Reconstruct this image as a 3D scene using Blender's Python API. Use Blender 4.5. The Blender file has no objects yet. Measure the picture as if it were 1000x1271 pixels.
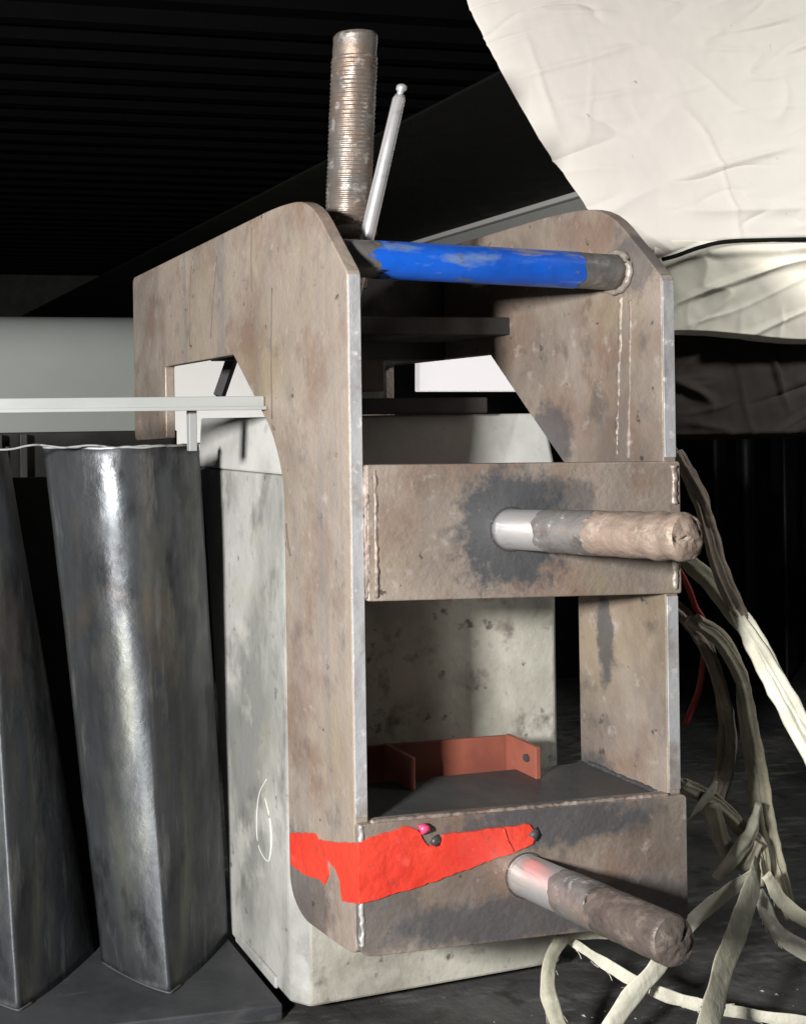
import bpy, bmesh, math, random
from mathutils import Vector, Matrix, noise
random.seed(7)
sc = bpy.context.scene
C = sc.collection

# ---------------------------------------------------------------- camera
cam_data = bpy.data.cameras.new('camera')
cam = bpy.data.objects.new('camera', cam_data); C.objects.link(cam)
YAW, ROLL = math.radians(11.428), 0.014
fw = Vector((math.sin(YAW), math.cos(YAW), 0)); rt = Vector((math.cos(YAW), -math.sin(YAW), 0)); up = Vector((0, 0, 1))
r_ = rt*math.cos(ROLL) - up*math.sin(ROLL); u_ = rt*math.sin(ROLL) + up*math.cos(ROLL)
M4 = Matrix((r_, u_, -fw)).transposed().to_4x4(); M4.translation = Vector((-0.42465, -0.83236, 0.0))
cam.matrix_world = M4
cam_data.sensor_fit = 'AUTO'; cam_data.sensor_width = 36; cam_data.lens = 36*1400/1271
cam_data.shift_x = (500-42)/1271; cam_data.shift_y = -(635.5-526)/1271
cam_data.clip_start = 0.02; cam_data.clip_end = 100
sc.camera = cam

# ---------------------------------------------------------------- light
world = bpy.data.worlds.new('World'); sc.world = world; world.use_nodes = True
bg = world.node_tree.nodes['Background']; bg.inputs[0].default_value = (0.80, 0.90, 1.0, 1); bg.inputs[1].default_value = 0.018
def area_lamp(name, loc, target, size, power, col, spread=180):
    l = bpy.data.lights.new(name, 'AREA'); l.shape = 'SQUARE'; l.size = size; l.energy = power; l.spread = math.radians(spread); l.color = col
    o = bpy.data.objects.new(name, l); C.objects.link(o); o.location = loc
    o.rotation_euler = (Vector(target) - Vector(loc)).to_track_quat('-Z', 'Y').to_euler()
area_lamp('work_lamp', (-1.18, -0.95, 0.15), (0.2, 0.15, -0.05), 0.12, 77, (1.0, 0.97, 0.94))
area_lamp('side_lamp', (1.9, -0.7, 1.15), (0.85, 0.35, 0.12), 0.25, 2.3, (1.0, 0.98, 0.95), 42)
sc.view_settings.view_transform = 'Standard'; sc.view_settings.look = 'None'
sc.view_settings.exposure = 0; sc.view_settings.gamma = 1

# ---------------------------------------------------------------- materials
def mat(name, base, layers=(), rough=0.6, metal=0.0, bump=0.3, bump_scale=60, rough_var=0.15, stain=None, bump_dist=0.001, spec=0.5, aniso=(1, 1, 1), sheen=0):
    m = bpy.data.materials.new(name); m.use_nodes = True
    nt = m.node_tree; N = nt.nodes; L = nt.links
    b = N['Principled BSDF']; b.inputs['Metallic'].default_value = metal
    b.inputs['Specular IOR Level'].default_value = spec
    if sheen: b.inputs['Sheen Weight'].default_value = sheen
    tc = N.new('ShaderNodeTexCoord')
    def nz(scale, stretch=(1, 1, 1), detail=6, off=0, ro=0.6, dist=0.0):
        mp = N.new('ShaderNodeMapping'); mp.inputs['Scale'].default_value = stretch; mp.inputs['Location'].default_value = (off, off*1.7, off*.6)
        L.new(tc.outputs['Object'], mp.inputs[0])
        n = N.new('ShaderNodeTexNoise'); n.inputs['Scale'].default_value = scale; n.inputs['Detail'].default_value = detail
        n.inputs['Roughness'].default_value = ro; n.inputs['Distortion'].default_value = dist
        L.new(mp.outputs[0], n.inputs['Vector']); return n.outputs[0]
    def mr(sock, a, c, lo=0., hi=1.):
        r = N.new('ShaderNodeMapRange'); r.inputs[1].default_value = a; r.inputs[2].default_value = c; r.inputs[3].default_value = lo; r.inputs[4].default_value = hi
        L.new(sock, r.inputs[0]); return r.outputs[0]
    def mixc(f, a, bcol):
        x = N.new('ShaderNodeMix'); x.data_type = 'RGBA'; L.new(f, x.inputs[0])
        for i, v in ((6, a), (7, bcol)):
            if isinstance(v, tuple): x.inputs[i].default_value = (*v, 1)
            else: L.new(v, x.inputs[i])
        return x.outputs[2]
    def mth(op, a, c):
        x = N.new('ShaderNodeMath'); x.operation = op
        for i, v in ((0, a), (1, c)):
            if isinstance(v, (int, float)): x.inputs[i].default_value = v
            else: L.new(v, x.inputs[i])
        return x.outputs[0]
    col = base
    for k, ly in enumerate(layers):
        lc, scale, lo, hi, amt = ly[:5]; st = ly[5] if len(ly) > 5 else (1, 1, 1); dt = ly[6] if len(ly) > 6 else 6
        col = mixc(mr(nz(scale, st, dt, off=3.1*k+1), lo, hi, 0, amt), col, lc)
    rs = mr(nz(18, off=9), 0.3, 0.7, rough-rough_var, rough+rough_var)
    for (cx, cy, cz, rx, rz, sc_, amt) in (stain or ()):
        mp = N.new('ShaderNodeMapping'); mp.vector_type = 'POINT'
        mp.inputs['Location'].default_value = (-cx/rx, -cy/rx, -cz/rz); mp.inputs['Scale'].default_value = (1/rx, 1/rx, 1/rz)
        L.new(tc.outputs['Object'], mp.inputs[0])
        ln = N.new('ShaderNodeVectorMath'); ln.operation = 'LENGTH'; L.new(mp.outputs[0], ln.inputs[0])
        d = mth('ADD', ln.outputs['Value'], mr(nz(sc_, off=5, detail=8, ro=.7), 0.25, 0.75, -0.38, 0.38))
        col = mixc(mr(d, 0.72, 1.06, amt, 0.0), col, (0.075, 0.078, 0.085))
    if isinstance(col, tuple): b.inputs['Base Color'].default_value = (*col, 1)
    else: L.new(col, b.inputs['Base Color'])
    L.new(rs, b.inputs['Roughness'])
    if bump:
        bp = N.new('ShaderNodeBump'); bp.inputs['Strength'].default_value = bump; bp.inputs['Distance'].default_value = bump_dist
        L.new(mth('ADD', nz(bump_scale, aniso, 8, off=2), mth('MULTIPLY', nz(bump_scale*.2, aniso, 3, off=7), 1.5)), bp.inputs['Height']); L.new(bp.outputs[0], b.inputs['Normal'])
    return m

TAN = (0.30, 0.235, 0.185)
def rust(name, stain=None, dark=1.0, base=(0.265, 0.22, 0.183), streak=.2):
    return mat(name, base, [((0.36, 0.305, 0.258), 5, .40, .62, .85), ((0.115, 0.095, 0.083), 7, .46, .66, .75*dark, (1.2, 1.2, .8), 10),
        ((0.30, 0.235, 0.13), 6, .56, .70, .45), ((0.20, 0.12, 0.085), 12, .48, .62, .6, (1, 1, 1), 10), ((0.22, 0.205, 0.20), 10, .50, .66, streak, (3, 3, .12), 3),
        ((0.10, 0.088, 0.082), 34, .56, .70, .65*dark, (1, 1, .8), 12), ((0.045, 0.036, 0.032), 75, .66, .71, .8), ((0.43, 0.39, 0.35), 60, .60, .72, .55, (1, 1, 1), 12)],
        rough=.48, metal=.3, bump=.7, bump_scale=170, stain=stain, bump_dist=.0012)
FL = (0.15, 0.06, -0.44)      # base point of the clamp frame
def rel(x, y, z): return (x-FL[0], y-FL[1], z-FL[2])
M = {}
M['rust'] = rust('rusty_scale_steel', stain=[(*rel(.0, .10, -.41), .06, .05, 60, .6), (*rel(0, .53, .02), .05, .06, 40, .25)], streak=.6, base=(0.31, 0.26, 0.215), dark=.7)
M['rust_right'] = rust('rusty_scale_steel_right', stain=[(*rel(.29, .10, -.36), .055, .05, 55, .85), (*rel(.29, .075, -.20), .012, .05, 90, .8), (*rel(.29, .15, -.02), .035, .035, 70, .75),
    (*rel(.29, .03, .135), .03, .03, 90, .6)])
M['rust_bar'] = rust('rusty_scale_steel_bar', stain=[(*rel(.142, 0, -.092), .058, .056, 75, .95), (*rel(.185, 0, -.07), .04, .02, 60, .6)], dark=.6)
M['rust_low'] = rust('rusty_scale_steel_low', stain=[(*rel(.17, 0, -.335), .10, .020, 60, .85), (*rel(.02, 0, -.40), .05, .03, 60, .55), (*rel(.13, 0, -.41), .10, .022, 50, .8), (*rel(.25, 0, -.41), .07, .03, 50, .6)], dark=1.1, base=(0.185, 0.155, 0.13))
M['tray'] = mat('dark_mill_steel', (0.055, 0.057, 0.06), [((0.09, 0.085, 0.08), 20, .5, .7, .6), ((0.05, 0.05, 0.05), 40, .55, .7, .7)], rough=.5, metal=.3, bump=.4, bump_scale=120)
M['edge'] = mat('ground_bright_edge', (0.42, 0.43, 0.44), [((0.24, 0.23, 0.23), 40, .5, .68, .8, (1, 1, .3)), ((0.7, 0.7, 0.7), 90, .60, .7, .7), ((0.2, 0.16, 0.13), 15, .58, .7, .7)], rough=.42, metal=.35, bump=.5, bump_scale=200)
M['weld'] = mat('weld_bead', (0.26, 0.23, 0.20), [((0.5, 0.47, 0.43), 70, .54, .66, .8), ((0.16, 0.12, 0.10), 40, .5, .65, .8)], rough=.45, metal=.3, bump=.8, bump_scale=220)
M['weld_dark'] = mat('weld_bead_dark', (0.19, 0.15, 0.13), [((0.3, 0.26, 0.23), 70, .52, .62, .8), ((0.09, 0.07, 0.06), 40, .5, .65, .8)], rough=.6, metal=.2, bump=.8, bump_scale=220)
M['bright'] = mat('polished_steel', (0.80, 0.80, 0.80), [((0.45, 0.45, 0.46), 60, .60, .72, .6, (3, .2, 3))], rough=.34, metal=.82, bump=.15, bump_scale=200, rough_var=.05)
M['chrome'] = mat('bright_plated_rod', (0.80, 0.80, 0.81), [((0.35, 0.35, 0.37), 40, .58, .7, .6)], rough=.28, metal=.75, bump=.05, rough_var=.05)
M['pin_grey'] = mat('scoured_steel', (0.22, 0.215, 0.21), [((0.62, 0.60, 0.57), 90, .58, .66, .8), ((0.12, 0.10, 0.09), 50, .5, .66, .8), ((0.27, 0.2, 0.16), 30, .52, .64, .6)], rough=.4, metal=.5, bump=.7, bump_scale=220)
M['pin_rust'] = mat('pin_rust', (0.235, 0.18, 0.145), [((0.17, 0.135, 0.11), 35, .5, .66, .8, (3, .5, 3)), ((0.42, 0.36, 0.3), 80, .58, .7, .6), ((0.09, 0.07, 0.06), 60, .6, .7, .8)], rough=.55, metal=.2, bump=.9, bump_scale=160, bump_dist=.0015)
M['pin_dark'] = mat('pin_dark_rust', (0.12, 0.10, 0.088), [((0.27, 0.22, 0.19), 60, .5, .64, .8), ((0.06, 0.05, 0.045), 50, .52, .68, .8)], rough=.5, metal=.35, bump=.9, bump_scale=160, bump_dist=.0015)
M['blue'] = mat('worn_blue_paint', (0.006, 0.075, 0.42), [((0.004, 0.045, 0.24), 14, .45, .66, .8), ((0.10, 0.16, 0.30), 38, .56, .66, .85, (.35, 1, 1)), ((0.20, 0.17, 0.14), 30, .60, .66, .9, (.25, 1, 1.5), 10), ((0.09, 0.085, 0.08), 90, .62, .66, .9, (.6, 1, 1), 10)], rough=.42, bump=.3, bump_scale=140)
M['tube_grey'] = mat('bare_tube_steel', (0.14, 0.135, 0.13), [((0.3, 0.27, 0.24), 60, .54, .66, .8), ((0.05, 0.05, 0.05), 40, .5, .68, .7), ((0.26, 0.2, 0.1), 30, .6, .7, .6)], rough=.45, metal=.4, bump=.7, bump_scale=180)
M['thread'] = mat('thread_steel', (0.17, 0.16, 0.15), [((0.19, 0.135, 0.10), 12, .44, .56, .8, (1, 1, 1.5)), ((0.55, 0.54, 0.52), 90, .56, .68, .7), ((0.12, 0.11, 0.1), 50, .54, .7, .7)], rough=.42, metal=.55, bump=.4, bump_scale=260)
M['tape'] = mat('red_tape', (0.55, 0.046, 0.026), [((0.50, 0.028, 0.018), 18, .42, .62, .7, (1, 1, 1), 10), ((0.72, 0.11, 0.08), 50, .6, .7, .4), ((0.16, 0.05, 0.04), 70, .62, .70, .7, (1, 1, 1), 10), ((0.12, 0.09, 0.08), 25, .66, .72, .6, (1, 1, 1), 10)], rough=.45, bump=1.0, bump_scale=45, rough_var=.12, bump_dist=.003)
M['pink'] = mat('pink_seal', (0.60, 0.06, 0.15), rough=.4)
M['hole_dark'] = mat('hole_black', (0.03, 0.028, 0.026), rough=.9)  # near black for the shade in holes and clearance gaps
M['scratch'] = mat('scored_line', (0.085, 0.068, 0.06), rough=.7, bump=0)
M['post'] = mat('black_post', (0.008, 0.008, 0.008), rough=.6, bump=0)
M['block'] = mat('pale_cast_block', (0.33, 0.333, 0.315), [((0.16, 0.165, 0.155), 8, .42, .60, .9, (1, 1, .5), 10), ((0.44, 0.44, 0.40), 16, .54, .70, .7, (1, 1, 1), 10), ((0.11, 0.11, 0.10), 26, .54, .70, .8, (1, 1, .6), 10), ((0.07, 0.06, 0.05), 60, .64, .72, .7), ((0.28, 0.26, 0.19), 7, .56, .7, .5)], rough=.68, bump=.6, bump_scale=110, bump_dist=.0012,
    stain=[(.085, -.13, .357, .020, .011, 60, .9)])
M['block_face'] = mat('grimy_lit_block_face', (0.43, 0.42, 0.36), [((0.25, 0.24, 0.20), 8, .42, .60, .9), ((0.50, 0.48, 0.43), 16, .54, .70, .7), ((0.12, 0.10, 0.085), 22, .57, .68, .85), ((0.05, 0.045, 0.04), 50, .62, .70, .8)], rough=.68, bump=.7, bump_scale=110, bump_dist=.0012)  # grimy yellower front; stronger frontal light is put into its brighter base
M['block_upper'] = mat('pale_block_top', (0.41, 0.415, 0.395), [((0.29, 0.295, 0.28), 14, .45, .65, .7), ((0.25, 0.25, 0.24), 40, .6, .72, .6)], rough=.6, bump=.4, bump_scale=90)  # paler tone for the upper part of the block
M['chalk'] = mat('chalk', (0.50, 0.51, 0.48), rough=.9, bump=0)
M['rib'] = mat('blued_steel_rib', (0.115, 0.127, 0.138), [((0.055, 0.058, 0.062), 7, .42, .60, .9, (1.6, 1.6, .22), 10), ((0.17, 0.175, 0.145), 11, .52, .66, .7, (1.4, 1.4, .35), 10), ((0.25, 0.26, 0.26), 34, .58, .70, .6, (1.5, 1.5, .3), 10), ((0.022, 0.022, 0.024), 20, .55, .68, .85, (1, 1, .5), 12), ((0.15, 0.12, 0.09), 9, .60, .70, .5, (1, 1, .6))], rough=.52, metal=.74, bump=.6, bump_scale=60, bump_dist=.0014, rough_var=.16)
M['rim'] = mat('rib_lip', (0.35, 0.36, 0.36), [((0.12, 0.12, 0.12), 60, .5, .62, .8)], rough=.5, metal=.4)
M['bar'] = mat('grey_flat_bar', (0.27, 0.285, 0.28), [((0.20, 0.21, 0.21), 12, .45, .65, .6, (.2, 1, 1))], rough=.5, bump=.1)
M['upright'] = mat('dull_grey_upright', (0.20, 0.21, 0.21), rough=.6)
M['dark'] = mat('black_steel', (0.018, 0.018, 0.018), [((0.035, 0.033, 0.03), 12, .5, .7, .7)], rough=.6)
M['void'] = mat('void_black', (0.004, 0.004, 0.004), rough=.8, bump=0)  # near black for depths where no light reaches
M['brownbar'] = mat('dark_brown_steel', (0.07, 0.055, 0.045), [((0.15, 0.12, 0.09), 20, .5, .7, .7)], rough=.6)
M['channel'] = mat('red_oxide_primer', (0.22, 0.068, 0.043), [((0.13, 0.04, 0.03), 20, .45, .65, .6), ((0.12, 0.06, 0.045), 60, .62, .72, .6)], rough=.55, bump=.2)
M['ground'] = mat('dark_floor', (0.07, 0.07, 0.068), [((0.03, 0.03, 0.03), 5, .4, .6, .85, (1, 1, 1), 10), ((0.14, 0.14, 0.135), 16, .54, .68, .7, (1, 4, 1), 10), ((0.025, 0.024, 0.022), 30, .54, .66, .8, (1, 1, 1), 10), ((0.2, 0.2, 0.2), 120, .68, .74, .7)], rough=.55, bump=.8, bump_scale=40, bump_dist=.003)
M['base'] = mat('dark_base_plate', (0.05, 0.053, 0.057), [((0.03, 0.032, 0.035), 8, .4, .6, .8), ((0.10, 0.10, 0.10), 40, .6, .72, .6, (.3, 1, 1))], rough=.5, metal=.2, bump=.5, bump_scale=60)
M['debris'] = mat('pale_chips', (0.28, 0.28, 0.26), rough=.8)
M['canvas'] = mat('white_canvas', (0.585, 0.555, 0.515), [((0.56, 0.54, 0.49), 3, .45, .65, .6), ((0.56, 0.56, 0.50), 5, .52, .7, .5), ((0.16, 0.15, 0.14), 55, .70, .73, .7)], rough=.85, bump=.25, bump_scale=40, bump_dist=.002)
M['canvas_low'] = mat('cream_canvas', (0.80, 0.77, 0.66), [((0.70, 0.68, 0.58), 4, .45, .65, .6)], rough=.85, bump=.25, bump_scale=40, bump_dist=.002)
M['tarp'] = mat('dark_tarpaulin', (0.030, 0.025, 0.022), [((0.048, 0.04, 0.036), 10, .5, .7, .6)], rough=.85, bump=.3, bump_scale=30, spec=.1)
M['wire'] = mat('fold_gap_black', (0.006, 0.006, 0.006), rough=.9, bump=0, spec=.1)
M['ceiling'] = mat('dark_roof_sheet', (0.0045, 0.0045, 0.0045), rough=.9, bump=0, spec=.05)
M['wall'] = mat('dark_wall_paint', (0.045, 0.048, 0.044), [((0.03, 0.032, 0.03), 1.5, .4, .65, .8)], rough=.8, bump=0)
M['duct'] = mat('dark_duct', (0.011, 0.011, 0.0095), [((0.008, 0.008, 0.007), 2, .4, .65, .8)], rough=.8, bump=0, spec=.15)
M['ductgrey'] = mat('grey_duct_flange', (0.26, 0.27, 0.26), rough=.6, bump=0)
M['ductlip'] = mat('pale_duct_lip', (0.55, 0.55, 0.53), rough=.5, bump=0)
M['panel'] = mat('pale_green_wall', (0.46, 0.50, 0.47), [((0.38, 0.42, 0.39), 1.5, .4, .65, .7)], rough=.8, bump=0)
M['white'] = mat('white_board', (0.85, 0.85, 0.82), rough=.7, bump=0)
M['lit'] = mat('self_glow_white', (0.8, 0.78, 0.78), rough=.7, bump=0); M['lit'].node_tree.nodes['Principled BSDF'].inputs['Emission Color'].default_value = (1, .95, .96, 1); M['lit'].node_tree.nodes['Principled BSDF'].inputs['Emission Strength'].default_value = .62  # emission added so the shaded white board comes out bright
_b = M['rib'].node_tree.nodes['Principled BSDF']; _b.inputs['Anisotropic'].default_value = .72; _b.inputs['Anisotropic Rotation'].default_value = 0.25
_t = M['rib'].node_tree.nodes.new('ShaderNodeTangent'); _t.direction_type = 'RADIAL'; _t.axis = 'Z'; M['rib'].node_tree.links.new(_t.outputs[0], _b.inputs['Tangent'])
def fab(name, c, c2, c3): return mat(name, c, [(c2, 20, .45, .62, .7), (c3, 50, .58, .7, .7)], rough=.8, bump=.9, bump_scale=90, bump_dist=.0015)
M['strap'] = fab('cream_strap', (0.42, 0.41, 0.32), (0.24, 0.235, 0.18), (0.55, 0.54, 0.45))
M['strap_white'] = fab('white_strap', (0.66, 0.65, 0.54), (0.42, 0.41, 0.33), (0.78, 0.77, 0.68))
M['olive'] = fab('olive_cord', (0.32, 0.30, 0.22), (0.17, 0.155, 0.115), (0.45, 0.42, 0.33))
M['brown'] = fab('brown_cord', (0.27, 0.22, 0.17), (0.14, 0.11, 0.085), (0.42, 0.36, 0.28))
M['redwire'] = mat('red_wire', (0.25, 0.02, 0.02), rough=.5, bump=0)

# ---------------------------------------------------------------- builders
def root(name, loc, label, cat, group=None):
    o = bpy.data.objects.new(name, None); C.objects.link(o); o.location = loc; o.empty_display_size = .05
    o['label'] = label; o['category'] = cat
    if group: o['group'] = group
    return o
def tag(o, label=None, cat=None, group=None, kind=None):
    for k, v in (('label', label), ('category', cat), ('group', group), ('kind', kind)):
        if v: o[k] = v
    return o
def make(name, verts, faces, m, parent=None, bevel=0, smooth=False, seg=2, loc=None, angle=35):
    """verts in world metres; the mesh is stored relative to its thing's base point"""
    L = Vector((0, 0, 0)); q = parent
    while q: L += q.location; q = q.parent
    own = Vector(loc) if loc is not None else Vector((0, 0, 0))
    me = bpy.data.meshes.new(name); me.from_pydata([tuple(Vector(v)-L-own) for v in verts], [], faces)
    bm = bmesh.new(); bm.from_mesh(me); bmesh.ops.recalc_face_normals(bm, faces=bm.faces); bm.to_mesh(me); bm.free()
    me.materials.append(M[m] if isinstance(m, str) else m)
    o = bpy.data.objects.new(name, me); C.objects.link(o); o.location = own
    if parent: o.parent = parent
    if smooth:
        for p in me.polygons: p.use_smooth = True
    if bevel:
        b = o.modifiers.new('edge', 'BEVEL'); b.width = bevel; b.segments = seg; b.limit_method = 'ANGLE'; b.angle_limit = math.radians(angle)
    return o
def base_of(verts):
    z = min(v[2] for v in verts); return (sum(v[0] for v in verts)/len(verts), sum(v[1] for v in verts)/len(verts), z)
def prism(poly, axis, a, b):
    """poly: 2-D outline; extruded along axis from a to b"""
    def p3(p, t): return {'x': (t, p[0], p[1]), 'y': (p[0], t, p[1]), 'z': (p[0], p[1], t)}[axis]
    n = len(poly); v = [p3(p, a) for p in poly]+[p3(p, b) for p in poly]
    f = [tuple(range(n)), tuple(range(2*n-1, n-1, -1))]+[(i, (i+1) % n, n+(i+1) % n, n+i) for i in range(n)]
    return v, f
def box(x0, x1, y0, y1, z0, z1): return prism([(x0, y0), (x1, y0), (x1, y1), (x0, y1)], 'z', z0, z1)
def rc(pts, rad, seg=5):
    """outline with rounded corners; rad: one radius per corner"""
    out = []; n = len(pts)
    for i, p in enumerate(pts):
        r = rad[i]
        if r <= 0: out.append(p); continue
        P = Vector(p); A = Vector(pts[i-1]); B = Vector(pts[(i+1) % n])
        a = P+(A-P).normalized()*min(r, (A-P).length*.49); b = P+(B-P).normalized()*min(r, (B-P).length*.49)
        for k in range(seg+1):
            t = k/seg; q = a*(1-t)**2+P*2*t*(1-t)+b*t*t; out.append((q.x, q.y))
    return out
def frame_of(d):
    d = Vector(d).normalized(); a = Vector((0, 0, 1)) if abs(d.z) < .9 else Vector((0, 1, 0))
    u = d.cross(a).normalized(); return u, u.cross(d).normalized()
def tube(pts, rad, seg=24, cap=True, flat=1.0, lump=0, lump_s=60, turn=0, seed=0, ref=None, rib=0):
    """swept tube; rad number or list; flat squashes one cross axis"""
    pts = [Vector(p) for p in pts]; n = len(pts); v = []; f = []
    if not isinstance(rad, (list, tuple)): rad = [rad]*n
    for i, p in enumerate(pts):
        d = (pts[min(i+1, n-1)]-pts[max(i-1, 0)]); u, w = frame_of(d)
        if ref: u = d.cross(Vector(ref)).normalized(); w = u.cross(d).normalized()
        tw = turn*i
        for k in range(seg):
            a = 2*math.pi*k/seg; cu, cw = math.cos(a), math.sin(a)*flat*(1+rib*math.cos(a*4+i*.05+seed))+rib*.12*math.sin(math.cos(a)*4+i*.11)
            e = u*(cu*math.cos(tw)-cw*math.sin(tw))+w*(cu*math.sin(tw)+cw*math.cos(tw)); q = p+e*rad[i]
            if lump: q = q+e*lump*noise.noise((q+Vector((seed, 0, 0)))*lump_s)
            v.append(tuple(q))
    for i in range(n-1):
        for k in range(seg):
            k2 = (k+1) % seg; f.append((i*seg+k, i*seg+k2, (i+1)*seg+k2, (i+1)*seg+k))
    if cap: f += [tuple(range(seg-1, -1, -1)), tuple(range((n-1)*seg, n*seg))]
    return v, f
def smooth_path(pts, per=8):
    P = [Vector(p) for p in pts]; P = [P[0]*2-P[1]]+P+[P[-1]*2-P[-2]]; out = []
    for i in range(1, len(P)-2):
        for k in range(per):
            t = k/per; a, b, c, d = P[i-1:i+3]
            out.append(.5*((2*b)+(-a+c)*t+(2*a-5*b+4*c-d)*t*t+(-a+3*b-3*c+d)*t**3))
    out.append(P[-2]); return out
def lerp_list(vals, n):
    m = len(vals)-1; r = []
    for i in range(n):
        t = i/(n-1)*m; j = min(int(t), m-1); r.append(vals[j]+(vals[j+1]-vals[j])*(t-j))
    return r
def bead(a, b, r, n=None, jit=.25, seed=1):
    """weld bead: overlapping ripples along a line"""
    a, b = Vector(a), Vector(b); Ln = (b-a).length; n = n or int(Ln/.0012); rnd = random.Random(seed)
    pts = [a+(b-a)*i/n for i in range(n+1)]; u, w = frame_of(b-a)
    pts = [p+u*r*.18*noise.noise(p*70)+w*r*.18*noise.noise(p*70+Vector((5, 5, 5))) for p in pts]
    rad = [r*(1+.05*abs(math.sin(i*.85))+jit*noise.noise(p*60+Vector((seed, 0, 0)))+jit*.5*noise.noise(p*190+Vector((seed, 0, 0)))) for i, p in enumerate(pts)]
    rad[0] *= .4; rad[-1] *= .4
    return tube(pts, rad, 14, lump=r*.5, lump_s=220, seed=seed)

# ---------------------------------------------------------------- the setting
GZ = -0.570
v, f = box(-8, 10, -3, 9, GZ-.05, GZ); tag(make('ground', v, f, 'ground', loc=(1, 3, GZ)), 'dark dirty workshop floor with pale chips', kind='structure')
# base plate under the ribs: real step down to the floor
v, f = prism(rc([(-1.6, .198), (.012, .172), (.012, .9), (-1.6, .9)], [0, .003, 0, 0]), 'z', GZ, -.555)
tag(make('base_plate', v, f, 'base', bevel=.0015, loc=(-.8, .5, GZ)), 'dark steel base plate under the steel ribs', kind='structure')
v, f = box(-1.6, -.02, .120, .150, GZ, GZ+.006); tag(make('floor_rail', v, f, 'base', bevel=.001, loc=(-.8, .135, GZ)), kind='structure')
# corrugated roof sheet far overhead
H = 0.95; prof = []; y = 1.6
while y < 6.0:
    prof += [(y, H), (y+.055, H), (y+.075, H-.03), (y+.115, H-.03)]; y += .135
outline = prof+[(prof[-1][0], H+.05), (prof[0][0], H+.05)]
v, f = prism(outline, 'x', -5, 7)
tag(make('ceiling', v, f, 'ceiling', loc=(1, 4, H)), 'dark corrugated roof sheet', kind='structure')
v, f = box(-5, 7, 6.0, 6.1, GZ, 1.1); tag(make('wall', v, f, 'wall', loc=(1, 6, GZ)), 'dark far wall', kind='structure')

# pale green lit panel at the far left
vs = [(-0.5310, 1.9000, 0.2520), (0.4709, 1.9000, 0.2768), (0.4657, 1.9000, -0.0740), (-0.5352, 1.9000, -0.0554)]
zt_, zb_, xr = vs[1][2], vs[2][2], vs[2][0]; Rq = .135
cv = [(1.9, zb_), (1.9, zt_-Rq)]+[(1.9+Rq*(1-math.cos(a)), zt_-Rq+Rq*math.sin(a)) for a in [k*math.pi/32 for k in range(1, 17)]]+[(1.9+Rq, zb_)]
v, f = prism(cv, 'x', xr-1.5, xr)
o = make('casing', v, f, 'panel', smooth=True, bevel=.003, loc=(xr-.7, 1.95, zb_)); tag(o, 'pale grey green machine casing with rounded top behind the steel ribs at left', 'casing')
vs = [(0.2583, 1.3000, 0.1492), (0.7320, 1.3000, 0.1491), (0.7287, 1.3000, -0.0662), (0.2553, 1.3000, -0.0575)]
v, f = prism([(p[0], p[2]) for p in vs], 'y', 1.3, 1.32)
o = make('white_board', v, f, 'white', bevel=.002, loc=(vs[2][0]-.1, 1.31, vs[2][2])); tag(o, 'bright white board seen through the hook opening of the clamp frame', 'board')
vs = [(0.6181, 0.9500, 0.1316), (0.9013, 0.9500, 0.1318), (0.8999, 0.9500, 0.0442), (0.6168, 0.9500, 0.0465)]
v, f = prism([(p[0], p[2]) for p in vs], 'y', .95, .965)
o = make('glow_board', v, f, 'lit', bevel=.002, loc=(vs[2][0]-.1, .957, vs[2][2])); tag(o, 'small white board with an added glow seen between the side plates above the pale block', 'glow board')

# overhead duct running back, dark flank with a pale lip and a grey flange
E1 = (0.5304, 1.2000, 0.4818); E3 = (1.1611, 1.2000, 0.4699); E4 = (1.1609, 1.2000, 0.4583); E5 = (1.1976, 1.2000, 0.4098)
t = root('overhead_duct', (.9, 2.5, GZ), 'dark boxed overhead duct running back behind the clamp, pale lip along its lower edge', 'duct')
v, f = prism([(E1[0], E1[2]), (E3[0], E3[2]), (E3[0]+.6, E3[2]+.05), (E3[0]+.6, E1[2]+.02), (E1[0]+.02, E1[2]+.012)], 'y', .52, 5.9); make('duct_body', v, f, 'duct', t, bevel=.01)
v, f = prism([(E3[0]-.004, E3[2]), (E3[0]+.06, E3[2]-.001), (E3[0]+.06, E4[2]), (E3[0]-.004, E4[2])], 'y', .52, 5.9); make('lip', v, f, 'ductlip', t, bevel=.002)
v, f = prism([(E4[0]+.01, E4[2]-.001), (E4[0]+.05, E4[2]-.001), (E4[0]+.05, E5[2]-.12), (E4[0]+.01, E5[2]-.12)], 'y', .52, 5.9); make('flange', v, f, 'ductgrey', t, bevel=.002)

# dark machine frame deep in the gloom on the right: wall of black panels with upright posts
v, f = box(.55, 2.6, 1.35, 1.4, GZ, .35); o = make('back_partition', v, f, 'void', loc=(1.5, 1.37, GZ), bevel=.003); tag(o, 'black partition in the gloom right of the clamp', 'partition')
for i, (a, b) in enumerate([(883, 893), (921, 938), (968, 973)]):
    pa = [(1.4304, 1.2000, -0.1446), (1.5052, 1.2000, -0.1464), (1.5991, 1.2000, -0.1486)][i]; w = (.008, .013, .005)[i]
    v, f = tube([(pa[0]+.01, 1.2, GZ), (pa[0]+.01, 1.2, .2)], w, 16, False)
    tag(make('post', v, f, 'post', smooth=True, loc=(pa[0]+.01, 1.2, GZ)), ['thin dark upright post nearest the clamp in the gloom', 'thicker dark upright post in the gloom behind the cords', 'thinnest dark upright post at the far right edge'][i], 'post', 'upright posts in the gloom')
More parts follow.
